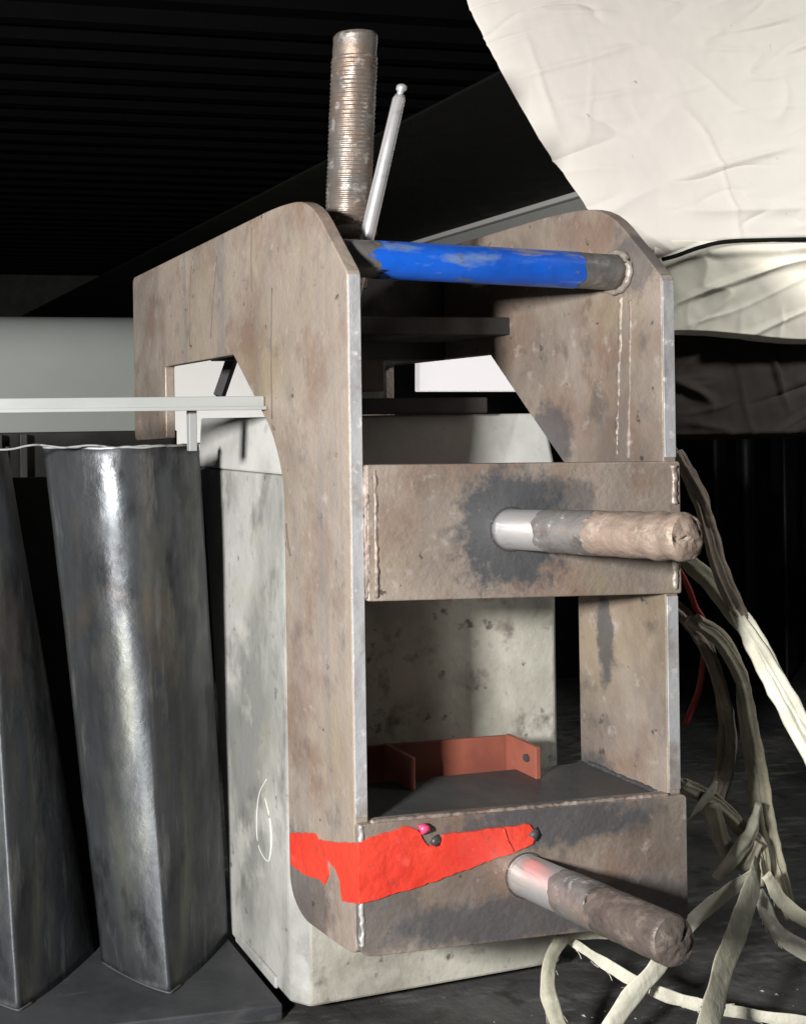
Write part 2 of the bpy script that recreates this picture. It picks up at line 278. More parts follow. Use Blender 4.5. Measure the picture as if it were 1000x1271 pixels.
# dark clutter behind the ribs below the flat bar
t = root('machine_stand', (-.3, .75, GZ), 'black steel machine stand half hidden behind the tops of the steel ribs', 'stand')
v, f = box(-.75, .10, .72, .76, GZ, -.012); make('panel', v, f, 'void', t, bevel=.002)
v, f = box(-1.2, .012, .40, .415, -.554, -.060); make('gap_shade_sheet', v, f, 'void', t, bevel=.002)  # black sheet added to keep the gaps between the ribs in shade
for k, x in enumerate((-.40, -.285, -.17, -.135)):
    v, f = box(x, x+.010, .695, .715, -.5, -.014); make('upright', v, f, 'dark' if k != 1 else 'tray', t, bevel=.001)

# ---------------------------------------------------------------- pale block that the clamp grips
t = root('steel_block', (.15, .25, -.555), 'tall pale grimy cast block gripped inside the rusty clamp frame', 'block')
def blockpoly(dx=0, dy=0, ch=.014):
    x0, x1 = .020-dx, .322+dx
    return [(x0+ch, .160-dy), (x1-.006, .1850-dy), (x1, .191-dy), (x1, .405), (x0-.002, .405), (x0, .160-dy+ch)]
def loft(polys, zs):
    n = len(polys[0]); v = [(p[0], p[1], z) for pl, z in zip(polys, zs) for p in pl]; f = [tuple(range(n)), tuple(range((len(zs))*n-1, (len(zs)-1)*n-1, -1))]
    for j in range(len(zs)-1): f += [(j*n+i, j*n+(i+1) % n, (j+1)*n+(i+1) % n, (j+1)*n+i) for i in range(n)]
    return v, f
def shear(poly, far): return [(x, y+(far if y > .3 else 0)) for x, y in poly]
v, f = loft([shear(blockpoly(), -.085), shear(blockpoly(), -.02), shear(blockpoly(), -.004), ], [-.5545, -.12, -.0525]); b = make('block_body', v, f, 'block', t, bevel=.003)
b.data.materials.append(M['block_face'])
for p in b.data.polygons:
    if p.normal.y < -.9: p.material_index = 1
v, f = loft([shear(blockpoly(.001, .001), -.004), [(x+(.004 if x < .1 else 0), y+(.014 if y < .2 else 0)) for x, y in shear(blockpoly(.0, .0), 0)]], [-.052, .0035]); make('block_top', v, f, 'block_upper', t, bevel=.002)
v, f = box(.0160, .0205, .200, .305, -.5545, -.543); make('foot', v, f, 'block', t, bevel=.002)
ring = smooth_path([(0.0195, 0.2218, -0.3564), (0.0195, 0.2408, -0.3777), (0.0195, 0.2482, -0.4095), (0.0195, 0.2427, -0.4321), (0.0195, 0.2206, -0.4377), (0.0195, 0.2119, -0.4161), (0.0195, 0.2151, -0.3934), (0.0195, 0.2265, -0.3763)], 6)
v, f = tube(ring, lerp_list([.0006, .0011, .0008, .0014, .0007], len(ring)), 6); make('chalk_mark', v, f, 'chalk', t, smooth=True)

# red oxide channel sitting behind the tray
t = root('red_channel', (.16, .10, -.32), 'short red oxide painted channel lying between the tray and the pale block', 'channel')
zc0, zc1 = -.335, -.296
v, f = box(.052, .2165, .1155, .1195, zc0, zc1-.002); make('web', v, f, 'channel', t, bevel=.0008)
v, f = box(.088, .093, .068, .1150, zc0, zc1); make('flange', v, f, 'channel', t, bevel=.0008)
v, f = box(.212, .217, .070, .1150, zc0, zc1); make('flange', v, f, 'channel', t, bevel=.0008)
v, f = tube([(.2118, .082, -.309), (.2095, .082, -.309)], .0035, 12); make('hole_disc', v, f, 'hole_dark', t)  # dark disc stands in for the shade inside a small hole

# ---------------------------------------------------------------- the clamp frame
W = .300
fr = root('clamp_frame', FL, 'rusty welded steel clamp frame with two hooked side plates, blue tube and jutting pins', 'clamp')
prof = [(0, -.427), (0, .118), (.066, .189), (.128, .1955), (.597, .190), (.597, -.024), (.466, -.020), (.466, .0665), (.246, .067), (.150, -.012), (.1275, -.055), (.1265, -.425), (.100, -.441), (.020, -.432)]
rad = [.008, .004, .03, .035, .010, .012, .004, .004, .003, .02, .02, .02, .015, .012]
pr = rc(prof, rad)
v, f = prism(pr, 'x', 0, .012); make('side_plate', v, f, 'rust', fr, bevel=.0012)
prof_r = [((y if y > .12 or z < -.06 or z > .1 else y), z) for y, z in prof]
prof_r[10] = (.112, -.060); prof_r[11] = (.110, -.425); prof_r[9] = (.170, -.006)
v, f = prism(rc(prof_r, rad), 'x', .288, W); make('side_plate', v, f, 'rust_right', fr, bevel=.0012)
# ground, bright front edges of the side plates (worn strips standing 0.6 mm proud)
for x0, x1, z0, z1 in ((.0008, .0112, -.318, .116), (.2888, .2996, -.036, .114), (.2888, .2996, -.318, -.154)):
    v, f = box(x0, x1, -.0007, .003, z0, z1); make('edge_strip', v, f, 'edge', fr, bevel=.0004)
v, f = prism([(.0015, .1195), (.0440, .1652), (.0455, .1640), (.002, .117)], 'x', .0010, .0110); make('chamfer_strip', v, f, 'weld_dark', fr, bevel=.0003)
v, f = prism([(.0015, .1195), (.0440, .1652), (.0455, .1640), (.002, .117)], 'x', .2890, .2990); make('chamfer_strip', v, f, 'tube_grey', fr, bevel=.0003)
# upper cross bar
v, f = prism(rc([(.0125, -.0365), (.0125, -.1455), (W+.0005, -.1515), (W+.0005, -.0395)], [.002, .002, .003, .003]), 'y', -.004, .010); make('cross_bar', v, f, 'rust_bar', fr, bevel=.0012)
v, f = bead((.0200, -.0028, -.040), (.0200, -.0036, -.143), .0018, seed=3); make('weld_bead', v, f, 'weld_dark', fr, smooth=True)
v, f = bead((.0135, -.001, -.037), (.0135, -.001, -.144), .0026, seed=4); make('weld_bead', v, f, 'weld_dark', fr, smooth=True)
v, f = bead((.2945, -.0033, -.042), (.2945, -.0033, -.076), .0026, seed=5); make('weld_bead', v, f, 'weld', fr, smooth=True)
v, f = bead((.2945, -.0033, -.110), (.2945, -.0033, -.148), .0026, seed=6); make('weld_bead', v, f, 'weld', fr, smooth=True)
# lower cross plate
lowp = [(.0003, -.322), (.0003, -.422), (.006, -.4275), (.17, -.4270), (W+.0005, -.4285), (W+.0005, -.3215)]
v, f = prism(rc(lowp, [.003, .012, .010, 0, .006, .004]), 'y', -.006, .0085); make('lower_plate', v, f, 'rust_low', fr, bevel=.0022, seg=3)
v, f = bead((.0026, -.0046, -.322), (.0026, -.0046, -.419), .0022, seed=9, jit=.15); make('weld_bead', v, f, 'edge', fr, smooth=True)
v, f = bead((.012, -.003, -.3215), (.285, -.003, -.3212), .0018, seed=10, jit=.4); make('weld_bead', v, f, 'weld_dark', fr, smooth=True)
# tray at the bottom of the window
v, f = prism([(.0125, .0095), (.2875, .0095), (.2875, .112), (.282, .106), (.270, .102), (.0125, .095)], 'z', -.334, -.3245); make('tray', v, f, 'tray', fr, bevel=.001)
v, f = bead((.2872, .012, -.3245), (.2872, .100, -.3245), .0026, seed=11); make('weld_bead', v, f, 'tray', fr, smooth=True)
# upright ridge welded to the inside of the right plate
v, f = bead((0.2882, 0.0359, 0.1018), (0.2884, 0.0419, -0.0387), .0016, seed=12, jit=.5); make('weld_bead', v, f, 'weld_dark', fr, smooth=True)
v, f = bead((0.2895, 0.0484, 0.1061), (0.2898, 0.0578, -0.0392), .0026, seed=13, jit=.2); make('weld_bead', v, f, 'rust_right', fr, smooth=True)
# scratches scored down the left plate
for a, b, r in (((0.0000, 0.1920, 0.1867), (0.0000, 0.1942, 0.1248), .0007), ((0.0000, 0.1462, 0.1228), (-0.0000, 0.1504, 0.0014), .0009), ((0.0000, 0.2859, 0.1726), (0.0000, 0.3085, 0.0884), .0008), ((0.0000, 0.3663, 0.1738), (0.0000, 0.3755, 0.0845), .0007), ((0.0000, 0.1214, -0.0934), (0.0000, 0.1137, -0.1217), .0012)):
    pts = smooth_path([a, tuple((Vector(a)+Vector(b))/2+Vector((0, .0015, 0))), b], 5); v, f = tube(pts, r, 5); make('scratch', v, f, 'scratch', fr, smooth=True)

# blue tube between the plates
A, B = Vector((0.0368, 0.0520, 0.1365)), Vector((0.3010, 0.0520, 0.1275)); d = (B-A)
A = A-d*((A.x-.0125)/d.x); B = A+d*((.2875-A.x)/d.x); d = B-A
def along(t): return A+d*t
v, f = tube([along(i/30) for i in range(31)], .0158, 40, lump=.0006, lump_s=50); tb = make('blue_tube', v, f, 'tube_grey', fr, smooth=True)
pts = [along(t) for t in [.115+.725*i/24 for i in range(25)]]
n = len(pts); v, f = tube(pts, .0163, 48, cap=False)
# ragged paint edge
nv = []
for i, p in enumerate(v):
    k = i//48; q = Vector(p)
    if k == 0: q = q-d.normalized()*(.018*noise.noise(q*90)-.020*abs(math.sin((i % 48)/48*math.pi*2)))
    if k == n-1: q = q+d.normalized()*.004*noise.noise(q*120)
    nv.append(tuple(q))
make('blue_paint', nv, f, 'blue', tb, smooth=True)
pts = [B+Vector((-.002, .0175*math.cos(a), .0175*math.sin(a))) for a in [i*math.pi/18 for i in range(37)]]
v, f = tube(pts, [.0030*(1+.14*math.sin(i*2.1)+.25*noise.noise(Vector((i*.4, 0, 0)))) for i in range(37)], 8); make('weld_bead', v, f, 'weld', fr, smooth=True)

# two jutting pins
def pin(a, b, r, r2, m1, m2, cut, seed, mush):
    a, b = Vector(a), Vector(b); d = b-a; d.normalize(); Ln = (b-a).length
    p0 = a-d*.004
    v, f = tube([p0+d*t for t in lerp_list([0, Ln*cut], 12)], [r*.985]*12, 40); o = make('pin', v, f, 'bright', fr, smooth=True)
    n = 60; ts = lerp_list([Ln*cut-.004, Ln], n); rr = [r+(r2-r)*max(0, (i/n-.1))+(.0004 if i > 0 else 0) for i in range(n)]
    if mush:
        for i in range(n):
            t = i/(n-1)
            if t > .70: rr[i] = r2*(1+.09*math.exp(-((t-.82)/.04)**2)-.04*math.exp(-((t-.90)/.02)**2)+.05*math.exp(-((t-.96)/.03)**2))
    rr[-1] *= .93
    v, f = tube([p0+d*t for t in ts], rr, 40, cap=False, lump=.0005, lump_s=170, seed=seed)
    for ring, am in ((0, .004), (23, .006)):
        for k in range(40):
            q = Vector(v[ring*40+k]); v[ring*40+k] = tuple(q+d*am*(noise.noise(q*130)+noise.noise(q*330)*.6))
    # two-tone sleeve, then the cracked end face
    s = make('shank', v[:40*24], [q for q in f if max(q) < 40*24], m1, o, smooth=True)
    v2 = v[40*23:]; f2 = [tuple(i-40*23 for i in q) for q in f if min(q) >= 40*23]
    make('shank', v2, f2, m2, o, smooth=True)
    # end face: rings sunk and cracked
    u, w = frame_of(d); rings = []; R = rr[-1]; vv = list(v[-40:]); ff = []
    for j in range(1, 9):
        q = 1-j/8.6
        for k in range(40):
            a_ = 2*math.pi*k/40; e = (Vector(vv[k])-b)*q
            c_ = b+e; dp = .0016*noise.noise(c_*90+Vector((seed, 0, 0)))+.0011*noise.noise(c_*300)+.0006*(j > 1)
            cr = -.0032 if abs(math.sin(a_*.5+seed+.6*noise.noise(c_*70))) < .10 and 1 < j < 7 else 0
            vv.append(tuple(c_+d*(dp+cr)))
    for j in range(8):
        ff += [(j*40+k, j*40+(k+1) % 40, (j+1)*40+(k+1) % 40, (j+1)*40+k) for k in range(40)]
    ff.append(tuple(range(8*40, 9*40)))
    make('end_face', vv, ff, m2, o, smooth=True)
    return o
P1 = Vector((0.1401, -0.0040, -0.0919)); P1t = Vector((0.1692, -0.1650, -0.0840))
pin(P1, P1t, .0166, .0165, 'pin_grey', 'pin_rust', .28, 3, True)
P2 = Vector((0.1490, -0.0060, -0.3757)); P2t = Vector((0.1619, -0.1550, -0.3656))
pin(P2, P2t, .0176, .0178, 'pin_grey', 'pin_dark', .34, 8, False)
# dark clearance ring round each pin
for Pq, R in ((P1, .0180), (P2, .0186)):
    pts = [Pq+Vector((R*1.04*math.cos(a), .0004, R*math.sin(a))) for a in [i*math.pi/18 for i in range(37)]]
    v, f = tube(pts, .0008, 6); make('pin_hole_rim', v, f, 'hole_dark', fr, smooth=True)

# red tape wrapped round the lower left corner
def ragged(poly, step=.0035, amp=.0012):
    out = []
    for i, p in enumerate(poly):
        q = poly[(i+1) % len(poly)]; Ln = math.dist(p, q); n = max(1, int(Ln/step))
        nx, ny = (q[1]-p[1])/max(Ln, 1e-6), -(q[0]-p[0])/max(Ln, 1e-6)
        for k in range(n):
            t = k/n; x, y = p[0]+(q[0]-p[0])*t, p[1]+(q[1]-p[1])*t
            w = amp*(noise.noise(Vector((x*160, y*160, 3)))+.7*noise.noise(Vector((x*500, y*500, 8)))) if k else 0
            out.append((x+nx*w, y+ny*w))
    return out
def tape_piece(poly, axis, a, b):
    poly = ragged(poly)
    v, f = prism(poly, axis, a, b); return make('red_tape', v, f, 'tape', fr, bevel=.0002, angle=50)
frontpx = [(-0.0056, -0.0066, -0.3343), (0.0173, -0.0066, -0.3306), (0.0412, -0.0066, -0.3255), (0.0503, -0.0066, -0.3295), (0.0545, -0.0066, -0.3363), (0.0601, -0.0066, -0.3433), (0.0707, -0.0066, -0.3436), (0.0730, -0.0066, -0.3353), (0.0952, -0.0066, -0.3346), (0.1243, -0.0066, -0.3338), (0.1507, -0.0066, -0.3334), (0.1565, -0.0066, -0.3412), (0.1534, -0.0066, -0.3495), (0.1357, -0.0066, -0.3552), (0.1020, -0.0066, -0.3626), (0.0518, -0.0066, -0.3748), (0.0110, -0.0066, -0.3818), (-0.0084, -0.0066, -0.3844)]
fp = [(p[0], p[2]) for p in frontpx]; fp[0] = (-.0011, fp[0][1]-.001); fp[-1] = (-.0011, fp[-1][1]+.001)
tape_piece(fp, 'y', -.0080, -.0060)
lp = [(0.0000, 0.1220, -0.3732), (0.0000, 0.0705, -0.3550), (0.0000, 0.0644, -0.3584), (0.0000, 0.0401, -0.3510), (0.0000, 0.0141, -0.3410), (0.0000, 0.0142, -0.3920), (0.0000, 0.0213, -0.3935), (0.0000, 0.0251, -0.3779), (0.0000, 0.0320, -0.3720), (0.0000, 0.0481, -0.3687), (0.0000, 0.0455, -0.3813), (0.0000, 0.0533, -0.3925), (0.0000, 0.0624, -0.3920), (0.0000, 0.0911, -0.3990), (0.0000, 0.1213, -0.4013)]
lq = [(p[1], p[2]) for p in lp]; lq[4] = (-.0076, fp[0][1]-.0003); lq[5] = (-.0076, fp[-1][1]+.0003)
tape_piece(lq, 'x', -.0013, .0003)
v, f = tube(smooth_path([(0.1266, -0.0085, -0.3347), (0.1294, -0.0085, -0.3434), (0.1344, -0.0085, -0.3531)], 4), .0010, 6); make('tape_crease', v, f, 'tape', fr, smooth=True)
v, f = tube([(0.0518, -0.0090, -0.3288), (0.0593, -0.0095, -0.3273)], [.0042, .0036], 10, lump=.002, lump_s=200); make('pink_seal', v, f, 'pink', fr, smooth=True)
for q, r in (((0.0669, -0.0072, -0.3398), .0055), ((0.1559, -0.0075, -0.3421), .0050)):
    v, f = tube([(q[0], -.0058, q[2]), (q[0]+.001, -.0088, q[2]-.001)], [r*1.1, r*.6], 10, lump=.004, lump_s=180); make('dirt_lump', v, f, 'tray', fr, smooth=True)

# inner web and screw plate, in the shade of the left plate
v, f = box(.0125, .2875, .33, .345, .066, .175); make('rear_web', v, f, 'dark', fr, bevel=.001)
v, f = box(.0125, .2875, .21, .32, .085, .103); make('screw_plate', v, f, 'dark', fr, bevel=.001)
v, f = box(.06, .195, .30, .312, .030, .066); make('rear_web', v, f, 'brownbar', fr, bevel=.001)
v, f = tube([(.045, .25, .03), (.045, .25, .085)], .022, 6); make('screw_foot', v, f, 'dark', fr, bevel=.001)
# dark packing bars laid on top of the block
v, f = box(.015, .235, .17, .20, .0045, .020); tag(make('packing_bar', v, f, 'dark', bevel=.0015, loc=(.12, .185, .0045)), 'black packing bar laid across the top of the pale block', 'bar')

# ---------------------------------------------------------------- threaded rod and thin rod standing above the clamp
cb = Vector((0.0700, 0.1350, 0.1753)); ct = Vector((0.0720, 0.1180, 0.3519)); dd = (ct-cb); rb = cb-dd*.30
def thread_rod():
    seg, pitch = 40, .0038; Ln = (ct-rb).length; d = (ct-rb)/Ln; u, w = frame_of(d); n = int(Ln/.0007); v = []; f = []
    for i in range(n+1):
        s = Ln*i/n
        for k in range(seg):
            a = 2*math.pi*k/seg; ph = (s/pitch-k/seg) % 1; tri = abs(ph-.5)*2
            fade = 1 if s < Ln-.022 else 0
            r = .0206-.0008*fade*(1-tri)-(.0012 if not fade else 0)
            if s > Ln-.003: r -= (s-(Ln-.003))*.6
            q = rb+d*s+(u*math.cos(a)+w*math.sin(a))*r
            q += (u*math.cos(a)+w*math.sin(a))*.0005*noise.noise(q*140)
            v.append(tuple(q))
    for i in range(n): f += [(i*seg+k, i*seg+(k+1) % seg, (i+1)*seg+(k+1) % seg, (i+1)*seg+k) for k in range(seg)]
    f.append(tuple(range(n*seg, (n+1)*seg))); return v, f
v, f = thread_rod(); o = make('threaded_rod', v, f, 'thread', smooth=True, loc=tuple(rb)); tag(o, 'thick upright threaded rod with worn smooth collar rising from the top of the clamp', 'threaded rod')
v, f = tube([tuple(cb+Vector((0, 0, -.006))), tuple(cb+Vector((0, 0, .0015)))], .0255, 24, lump=.0022, lump_s=90); make('weld_collar', v, f, 'weld', fr, smooth=True)
ta = Vector((0.0673, 0.0950, 0.1583)); tt = Vector((0.0966, 0.0850, 0.2876)); dn = (tt-ta).normalized(); t0 = ta-dn*.06
t = root('thin_rod', tuple(t0), 'thin bright leaning steel rod with a small rounded tip beside the threaded rod', 'rod')
v, f = tube([t0, ta, ta+(tt-ta)*.5, tt-dn*.004, tt], [.0066, .0066, .0060, .0056, .0040], 24); make('shaft', v, f, 'chrome', t, smooth=True)
v, f = tube([tt, tt+dn*.003, tt+dn*.0045, tt+dn*.008, tt+dn*.0095], [.0028, .0028, .0045, .0045, .0025], 16); make('tip', v, f, 'chrome', t, smooth=True)

# ---------------------------------------------------------------- flat bar at the left with its upright
ya = .166
t = root('flat_bar', (-.5, ya, .010), 'long light grey flat bar running level from the left edge to the side plate', 'bar')
zt = (-0.1334, 0.1660, 0.0232)[2]; zb_ = (-0.1336, 0.1660, 0.0106)[2]
v, f = box(-1.0, -.0008, ya, ya+.010, zb_, zt); make('bar_face', v, f, 'bar', t, bevel=.001)
v, f = box(-1.0, -.0008, ya-.006, ya-.0004, zb_-.0005, zb_+.003); make('lower_lip', v, f, 'bar', t, bevel=.0006)
pa = (-0.0716, 0.1850, -0.0279); pb = (-0.0607, 0.1850, 0.0597)
v, f = box(pa[0]+.001, pb[0]-.002, .18, .188, pa[2], zt-.002); make('upright', v, f, 'upright', t, bevel=.0008)
q1, q2 = (0.0808, 0.5000, 0.0309), (0.1007, 0.5000, 0.0831)
v, f = tube([q1, q2], .008, 4); o = make('brace', v, f, 'dark', loc=tuple(q1)); tag(o, 'short black slanted brace seen through the hook opening', 'brace')

# ---------------------------------------------------------------- dark steel ribs at the left
def rib(label, dx, rtop, rbot, seed, narrow=0):
    """tall blued steel trough rib: lofted fold, rounder at the top than at the foot"""
    Lb, Fb, Rb = Vector((-.134, .292)), Vector((-.0865, .216)), Vector((0.0131, 0.3152, -0.5550)[:2])
    tp = [(-0.1898, 0.2900, -0.0247), (-0.1104, 0.2250, -0.0249), (-0.0183, 0.3000, -0.0279)]
    Lt, Ft, Rt = [Vector((p[0], p[1])) for p in tp]; zt = tp[1][2]; zb0 = -.5548
    if narrow: Rt = Ft.lerp(Rt, .35)+Vector((0, .03))
    Lt.x += .002; n = 44; rows = 60; v = []; f = []
    def curve(Lp, Fp, Rp, r):
        out = []
        for k in range(n+1):
            t = k/n
            qb = Lp*(1-t)**2+(Fp*2-(Lp+Rp)*.5)*2*t*(1-t)+Rp*t*t          # smooth arc
            lin = Lp+(Fp-Lp)*(t*2) if t < .5 else Fp+(Rp-Fp)*(t*2-1)     # sharp fold
            out.append(lin*(1-r)+qb*r)
        return out
    for j in range(rows+1):
        s = j/rows; z = zb0+(zt-zb0)*s; r = rbot+(rtop-rbot)*min(1, s*1.25)
        e = 1 if s > .04 else s/.04
        for p in curve(Lb.lerp(Lt, s), Fb.lerp(Ft, s), Rb.lerp(Rt, s), r):
            w = .0013*noise.noise(Vector((p.x*14+seed, p.y*14, z*7)))+.0004*noise.noise(Vector((p.x*60+seed, p.y*60, z*30)))
            v.append((p.x+dx+w*.5, p.y-w, z))
    for j in range(rows):
        for k in range(n): a = j*(n+1)+k; f.append((a, a+1, a+n+2, a+n+1))
    t = root('steel_rib', (Fb.x+dx, Fb.y+.06, zb0), label, 'rib', 'upright folded steel ribs at the left')
    o = make('rib_face', v, f, 'rib', t, smooth=True); sm = o.modifiers.new('thickness', 'SOLIDIFY'); sm.thickness = .003; sm.offset = -1
    top = [Vector(q) for q in v[rows*(n+1):]]
    top = [q+Vector((0, -.0004, .0007+.0022*noise.noise(q*45))) for q in top]
    vv, ff = tube(top, [.0011+.0010*abs(noise.noise(q*70)) for q in top], 6); make('top_lip', vv, ff, 'rim', t, smooth=True)
    bt = [Vector(q)+Vector((0, -.001, .0012)) for q in v[:n+1]]
    vv, ff = tube(bt[:int(n*.62)], .0012, 6); make('foot_seam', vv, ff, 'tray', t, smooth=True)
rib('nearer broad dark steel rib with a long bright streak, beside the pale block', 0, 1.0, .30, 1)
rib('dark steel rib cut off by the left edge, mostly black in shade', -.1485, .4, .3, 5, 1)
rib('third dark steel rib standing beyond the left edge', -.297, .5, .35, 9, 1)
# crumpled pale wire lying over the rib tops
wp = [(x, .235+.03*noise.noise(Vector((x*9, 1, 2))), -.0235+.008*noise.noise(Vector((x*22, 4, 0)))) for x in [-.30+.012*i for i in range(20)]]
v, f = tube(smooth_path(wp, 4), .0011, 6); o = make('pale_wire', v, f, 'rim', smooth=True, loc=wp[0]); tag(o, 'thin crumpled pale wire lying over the tops of the dark ribs', 'wire')

# ---------------------------------------------------------------- canvas sheets, upper right
def interp(tab, x):
    for (a, b), (c, d_) in zip(tab, tab[1:]):
        if x <= c: return b+(d_-b)*(x-a)/(c-a) if x > a else b
    return tab[-1][1]
def wrinkle(x, z, seed, amp):
    # long creases running up to the right plus soft puckers; x, z in metres
    a = x*.97+z*.24; b = -x*.24+z*.97; wob = .05*noise.noise(Vector((x*3, z*3, seed+2)))
    def crease(fb, fa, k, sharp):
        n = noise.noise(Vector((a*fa, (b+wob)*fb, seed+k))); on = max(0, min(1, noise.noise(Vector((x*5+k, z*7, seed+k*3)))*2.6+.15))
        return max(0, 1-abs(n)*sharp)**2*on
    h = .55*crease(9, 1.6, 1, 9)+.35*crease(17, 3.2, 4, 6)-.40*crease(12, 2.2, 7, 8)+.22*crease(26, 6, 11, 5)-.2*crease(31, 8, 15, 5)+.25*crease(5, 14, 19, 7)
    return amp*(h+1.1*noise.noise(Vector((x*3.2, z*3.2, seed)))+.07*noise.noise(Vector((x*26, z*26, seed)))+.03*noise.noise(Vector((x*70, z*70, seed))))
def sheet(name, left, right, top, bot, nx, nz, ybase, ytilt, seed, amp, m, thick=.002):
    """hanging cloth; left(z) and right give x limits, top/bot(s) the z limits, all in metres"""
    v = []; f = []
    for j in range(nz+1):
        for i in range(nx+1):
            s = i/nx; z = top+(bot(s)-top)*(j/nz); x0 = left(z); x = x0+(right-x0)*s
            y = ybase+ytilt*(z-.1)-wrinkle(x, z, seed, amp)
            y += .010*math.exp(-s*26)*(1)            # the free edge curls back
            if j > nz-4: y += .003*(j-nz+4)
            v.append((x, y, z))
    for j in range(nz):
        for i in range(nx): a = j*(nx+1)+i; f.append((a, a+1, a+nx+2, a+nx+1))
    o = make(name, v, f, m, smooth=True, loc=(right-.3, ybase, min(p[2] for p in v))); sm = o.modifiers.new('thickness', 'SOLIDIFY'); sm.thickness = thick; sm.offset = 1
    return o
edge = [(0.5112, 0.3400, 0.2383), (0.4983, 0.3400, 0.2475), (0.4720, 0.3400, 0.2857), (0.4407, 0.3400, 0.3319), (0.3998, 0.3400, 0.4138), (0.3675, 0.3400, 0.4831), (0.3347, 0.3400, 0.5647)]
tab = [(p[2], p[0]) for p in edge]
btm = [(0.5112, 0.3400, 0.2383), (0.5524, 0.3400, 0.2210), (0.5961, 0.3400, 0.1920), (0.6331, 0.3400, 0.2003), (0.6694, 0.3400, 0.2078), (0.7850, 0.3400, 0.2138), (1.0283, 0.3400, 0.2235)]
bx0, bx1 = btm[0][0], btm[-1][0]; btab = [((p[0]-bx0)/(bx1-bx0), p[2]) for p in btm]
o = sheet('canvas_sheet', lambda z: interp(tab, z), bx1, edge[-1][2], lambda s: interp(btab, s), 260, 240, .34, .10, 2.0, .0085, 'canvas')
tag(o, 'large white crumpled canvas sheet hanging at the upper right with a slanting free edge', 'canvas')
l2 = [(0.5813, 0.3550, 0.2096), (1.0470, 0.3550, 0.2337), (0.5684, 0.3550, 0.0966), (1.0444, 0.3550, 0.0808)]
o = sheet('canvas_flap', lambda z: l2[0][0], l2[1][0], l2[0][2], lambda s: l2[2][2]+(l2[3][2]-l2[2][2])*s+.003*math.sin(s*11), 200, 90, .357, -.15, 7.0, .013, 'canvas_low')
tag(o, 'cream canvas flap below the large white sheet, creased and shaded along its lower edge', 'canvas')
l3 = [(0.5895, 0.3800, 0.1145), (1.0758, 0.3800, 0.1112), (0.5872, 0.3800, -0.0304), (1.0733, 0.3800, -0.0363)]
o = sheet('dark_tarp', lambda z: l3[0][0], l3[1][0], l3[0][2], lambda s: l3[2][2], 160, 90, .395, .1, 12.0, .022, 'tarp')
tag(o, 'dark brown wrinkled tarpaulin hanging under the cream canvas flap', 'tarpaulin')
gap_line = [(0.5730, 0.3300, 0.1844), (0.5903, 0.3270, 0.1890), (0.6196, 0.3250, 0.1987), (0.6554, 0.3250, 0.2061), (0.7120, 0.3250, 0.2091), (0.7696, 0.3250, 0.2111), (0.8876, 0.3250, 0.2163)]
v, f = tube(smooth_path(gap_line, 6), .0026, 10); o = make('fold_gap', v, f, 'wire', smooth=True, loc=gap_line[0]); tag(o, 'dark line standing in for the shaded fold gap between the white sheet and the cream flap', 'cord')  # dark tube stands in for the shade in the fold gap

# ---------------------------------------------------------------- cords and straps at the right
def strap(name, pts, wid, m, label, cat, flat=.22, turn=.0, lump=.0020, strands=1, spread=.004, seed=0, group=None):
    """one cord or strap; several strands become parts"""
    path = smooth_path(pts, 8); n = len(path); rr = lerp_list([w/2*1.15 for w in wid], n)
    if strands == 1:
        v, f = tube(path, rr, 28, flat=flat, lump=lump, lump_s=60, turn=turn, seed=seed, ref=(0, 1, 0), rib=.22 if flat < .7 else .12); o = make(name, v, f, m, smooth=True, loc=tuple(path[0]))
        if flat < .5 and lump:
            rnf = random.Random(seed+n); vv = []; ff = []
            for q in range(9):
                i0 = rnf.randrange(2, n-4); sd = rnf.choice((-1, 1)); d0 = (path[i0+1]-path[i0]).normalized(); sv = d0.cross(Vector((0, 1, 0))).normalized()*sd
                p0 = path[i0]+sv*rr[i0]*.93; Lf = rnf.uniform(.003, .009)
                pl = [p0, p0+d0*Lf*.5+sv*Lf*.12, p0+d0*Lf+sv*Lf*rnf.uniform(.1, .6)+Vector((0, -Lf*.15, 0))]
                a_, b_ = tube(smooth_path(pl, 3), .00028, 4); k0 = len(vv); vv += a_; ff += [tuple(z+k0 for z in fc) for fc in b_]
            tag(make('fray', vv, ff, m, o), kind='stuff')
    else:
        o = root(name, tuple(path[0]), label, cat)
        for k in range(strands):
            ph = 2*math.pi*k/strands
            pk = [p+Vector((math.cos(ph+i*.07), math.sin(ph+i*.07)*.6, math.sin(ph+i*.07)*.5))*spread for i, p in enumerate(path)]
            v, f = tube(pk, [r/(1.15*strands**.5) for r in rr], 18, flat=.6, lump=lump*.8, lump_s=80, seed=seed+k*3, ref=(0, 1, 0), rib=.35, turn=.01*(k-1)); make('strand', v, f, m, o, smooth=True)
    return tag(o, label, cat, group)
strap('cord_bundle', [(0.4390, 0.1600, -0.0369), (0.4657, 0.1600, -0.0825), (0.4675, 0.1500, -0.1145), (0.4708, 0.1400, -0.1558), (0.4757, 0.1200, -0.2011)], [.016, .019, .019, .021, .023], 'brown', 'shaded run of the pale strap, shade coloured in brown, going down behind the upper pin', 'cord', strands=3, spread=.004)  # upper run of one strap; its shade is put into the brown
strap('pale_strap', [(0.4739, 0.1200, -0.1971), (0.4799, 0.1000, -0.2332), (0.4850, 0.0800, -0.2709), (0.4910, 0.0600, -0.3111), (0.5214, 0.0500, -0.3781)], [.018, .026, .028, .029, .029], 'strap_white', 'lit run of the same strap, light coloured in cream, three strands leaving at the right edge', 'strap', strands=3, spread=.006, seed=4)  # same strap out of shadow; its light is put into the cream
